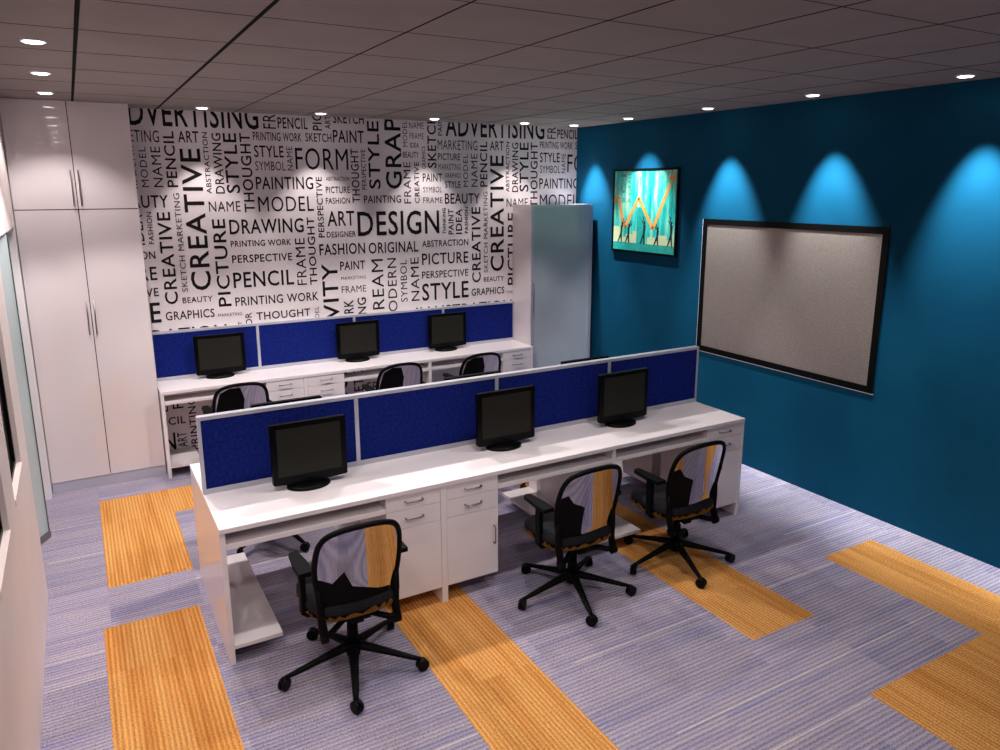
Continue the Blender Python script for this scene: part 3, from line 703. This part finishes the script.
for cur, v in placed:
    pd = bpy.data.objects.new('painted_reflection', reflection_meshes[v]); COL.objects.link(pd); pd.parent = cur

# ------------------------------------------------------------------ picture
py0, py1, pz0, pz1 = 5.275, 6.235, 1.742, 2.565
pc, ph_ = (py0 + py1) / 2, (pz1 - pz0)
t = thing('framed_picture', 'black framed turquoise poster with orange zigzag arrow and small figures on blue wall', 'picture', (WX - .002, pc, pz0))
pw_ = py1 - py0
bm = bmesh.new(); ring_yz(bm, -.020, 0, -pw_ / 2, pw_ / 2, 0, ph_, .02); obj('picture_frame', bm, M['dark_frame'], t, bevel=0.002)
def art():
    m = mat('poster_print', srgb(70, 200, 185), 0.35, 0, 0.4); nt = m.node_tree; ns, lk, b = nodes(m)
    tc = N(nt, 'ShaderNodeTexCoord')
    mp = N(nt, 'ShaderNodeMapping'); mp.inputs['Scale'].default_value = (1, 7, 1.2); mp.inputs['Location'].default_value = (0, 2.3, 1.1)
    n1 = N(nt, 'ShaderNodeTexNoise'); n1.inputs['Scale'].default_value = 1.6; n1.inputs['Detail'].default_value = 5; n1.inputs['Roughness'].default_value = .65
    lk.new(tc.outputs['Object'], mp.inputs[0]); lk.new(mp.outputs[0], n1.inputs['Vector'])
    cr = N(nt, 'ShaderNodeValToRGB'); e = cr.color_ramp.elements
    e[0].position = .34; e[0].color = srgb(0, 150, 150); e[1].position = .66; e[1].color = srgb(215, 240, 190)
    q = e.new(.45); q.color = srgb(40, 195, 185); q = e.new(.55); q.color = srgb(110, 222, 195)
    lk.new(n1.outputs['Fac'], cr.inputs[0]); lk.new(cr.outputs[0], b.inputs['Base Color'])
    return m
iw, ih = pw_ - .036, ph_ - .036
pic = obj('poster', B((-.014, -.010, -iw / 2, iw / 2, .018, .018 + ih)), art(), t)
# print coordinates: u 0..1 left to right as seen (left = +y), v 0..1 up
def pu(u, v): return (iw / 2 - u * iw, .018 + v * ih)
def flat(bm, pts, x):
    vs = [bm.verts.new((x, *pu(u, v))) for u, v in pts]; return bm.faces.new(vs)
def stroke(bm, a, b_, w0, w1, x):
    A, Bv = Vector(a), Vector(b_); d = (Bv - A).normalized(); nrm = Vector((-d.y, d.x))
    flat(bm, [A + nrm * w0, Bv + nrm * w1, Bv - nrm * w1, A - nrm * w0], x)
Mo = mottled('poster_orange', srgb(250, 160, 70), srgb(240, 180, 100), 30, 0.4)
Mc = mottled('poster_cream', srgb(225, 225, 165), srgb(200, 225, 180), 25, 0.4)
Mt = mottled('poster_teal', srgb(20, 165, 155), srgb(50, 185, 172), 25, 0.4)
Mi = mat('poster_ink', srgb(20, 40, 40), 0.5)
Mg = mat('poster_grey_teal', srgb(60, 140, 140), 0.5)
for grp in (((0, .12, .30), (.12, .22, .17), (.22, .34, .21), (.34, .42, .25)), ((.58, .70, .19), (.75, .88, .22), (.70, .75, .15), (.88, 1, .17))):
    bm = bmesh.new()
    for (a, b_, v) in grp: flat(bm, [(a, .08), (b_, .08), (b_, v), (a, v)], -.0143)
    bmesh.ops.remove_doubles(bm, verts=bm.verts, dist=1e-5)
    obj('printed_skyline', bm, Mc, pic)
bm = bmesh.new(); flat(bm, [(0, 0), (1, 0), (1, .10), (0, .10)], -.0146); flat(bm, [(.40, .10), (.55, .10), (.55, .55), (.40, .55)], -.0146)
obj('printed_ground', bm, Mt, pic)
bm = bmesh.new()
zz = [(-.0, .60), (.07, .68), (.20, .29), (.42, .67), (.66, .29), (.90, .84)]
for a, b_ in zip(zz, zz[1:]): stroke(bm, a, b_, .022, .022, -.0150)
flat(bm, [(.86, .88), (.95, .99), (.975, .85)], -.0150)
obj('printed_arrow', bm, Mo, pic)
bm = bmesh.new()
def figure(u, s, armdir=1, lean=0.02):
    hz = .30 * s
    v0 = .09
    stroke(bm, (u - .035, v0), (u + lean, v0 + hz * .45), .008, .013, -.0152); stroke(bm, (u + .03, v0), (u + lean, v0 + hz * .45), .008, .013, -.0152)
    stroke(bm, (u + lean, v0 + hz * .42), (u + lean * 1.5, v0 + hz * .82), .014, .018, -.0152)
    cu, cv = u + lean * 1.6, v0 + hz * .92
    flat(bm, [(cu + .012 * math.cos(a * PI / 4), cv + .015 * math.sin(a * PI / 4)) for a in range(8)], -.0152)
    stroke(bm, (u + lean * 1.5, v0 + hz * .78), (u + lean * 1.5 + .03 * armdir, v0 + hz * 1.15), .007, .006, -.0152)
    stroke(bm, (u + lean * 1.5, v0 + hz * .78), (u + lean * 1.5 + .05 * armdir, v0 + hz * 1.0), .007, .006, -.0152)
figure(.12, .92, 1); figure(.25, .85, 1, .015); figure(.50, 1.0, -1); figure(.72, .78, -1, .015); figure(.93, 1.05, -1, .01)
stroke(bm, (.455, .40), (.43, .63), .002, .002, -.0152); stroke(bm, (.94, .42), (.935, .82), .002, .002, -.0152)
obj('printed_figures', bm, Mi, pic)
bm = bmesh.new()
def digits(txt, u0, v0, u1, v1, rot):
    cu = bpy.data.curves.new('txt', 'FONT'); cu.body = txt; cu.resolution_u = 2
    to = bpy.data.objects.new('txt', cu); COL.objects.link(to)
    me = bpy.data.meshes.new_from_object(to.evaluated_get(bpy.context.evaluated_depsgraph_get()))
    co = [tuple(p.co[:2]) for p in me.vertices]; fs = [tuple(p.vertices) for p in me.polygons]
    bpy.data.objects.remove(to); bpy.data.curves.remove(cu); bpy.data.meshes.remove(me)
    ax = min(p[0] for p in co); bx_ = max(p[0] for p in co); ay = min(p[1] for p in co); by = max(p[1] for p in co)
    vs = []
    for p in co:
        a, b_ = (p[0] - ax) / (bx_ - ax), (p[1] - ay) / (by - ay)
        u, v = (u1 - b_ * (u1 - u0), v0 + a * (v1 - v0)) if rot == 1 else ((u0 + b_ * (u1 - u0), v1 - a * (v1 - v0)) if rot == 2 else (u0 + a * (u1 - u0), v0 + b_ * (v1 - v0)))
        vs.append(bm.verts.new((-.0148, *pu(u, v))))
    for f in fs:
        try: bm.faces.new([vs[i] for i in f])
        except ValueError: pass
digits('12', .11, .70, .19, .96, 2); digits('ORAH', .23, .70, .30, .96, 1); digits('M', .43, .82, .50, .93, 0); digits('41', .50, .70, .58, .83, 0)
digits('SERA', .03, .60, .30, .66, 0)
obj('printed_lettering', bm, Mg, pic)

# ------------------------------------------------------------------ downlights
def make_downlight(label):
    t = thing('ceiling_downlight', label, 'ceiling light', (0, 0, CEIL), 0, 'round recessed downlights')
    bm = bmesh.new(); n = 28; rings = []
    for r, z in ((.054, .0), (.055, -.005), (.052, -.009), (.045, -.009), (.042, -.003)):
        rings.append([bm.verts.new((r * math.cos(2 * PI * k / n), r * math.sin(2 * PI * k / n), z)) for k in range(n)])
    for r0, r1 in zip(rings, rings[1:]):
        for k in range(n): bm.faces.new((r0[k], r0[(k + 1) % n], r1[(k + 1) % n], r1[k])).smooth = True
    obj('trim_ring', bm, M['white_trim'], t)
    bm = bmesh.new(); cyl(bm, (0, 0, -.0115), .037, .010); obj('lens', bm, M['lamp_on'], t, label='glowing white lens')
    return t
WALLP = 26
DL = []
for i, y in enumerate((4.04, 5.09, 6.10)): DL.append((-.062, y, 'left'))
for y in (2.99, 1.94, .89, -.16): DL.append((-.062, y, 'leftx'))
for x in (1.01, 1.98, 3.06, 4.05): DL.append((x, 6.62, 'back'))
for y in (6.60, 5.72, 4.70, 3.69, 2.64): DL.append((4.64, y, 'right'))
for y in (1.6, .6): DL.append((4.64, y, 'rightx'))
lab = {'left': ['nearest above the left wall windows', 'second above the left wall glass door', 'closest to the tall white wardrobe'],
       'back': ['leftmost along the lettered wall', 'second from left along the lettered wall', 'third from left along the lettered wall', 'fourth along the lettered wall, above the frosted glass cabinet'],
       'right': ['in the far corner by the blue wall', 'above the framed poster on the blue wall', 'above the far half of the frosted window', 'above the near half of the frosted window', 'nearest the camera along the blue wall'],
       'leftx': ['over the left aisle level with the near chairs', 'over the left aisle just before the camera', 'over the left aisle beside the camera', 'over the left aisle behind the camera'], 'rightx': ['first beyond the frame along the blue wall', 'second beyond the frame along the blue wall']}
cnt = {}; dl = make_downlight('x'); first = True
for x, y, row in DL:
    k = cnt.get(row, 0); cnt[row] = k + 1
    lb = 'small round lit ceiling downlight, ' + lab[row][k]
    if first: dl.location = (x, y, CEIL); dl['label'] = lb; first = False
    else: dup(dl, (x, y, CEIL), 0, lb)
    if row[0] == 'r': lamp('SPOT', (x - .01, y, CEIL - .02), 170 if 5.5 < y < 6 else 370, color=(.92, .98, 1), cone=66 if 5.5 < y < 6 else 50, blend=.85, size=.02, aim=(x + .22, y - (.0 if 5.5 < y < 6 else .05), CEIL - 1.02))
    elif row[0] == 'l': lamp('SPOT', (x, y, CEIL - .02), 38, cone=112, blend=.5, size=.02)
    else: lamp('SPOT', (x, y, CEIL - .02), 50, cone=74, blend=.5, size=.02)
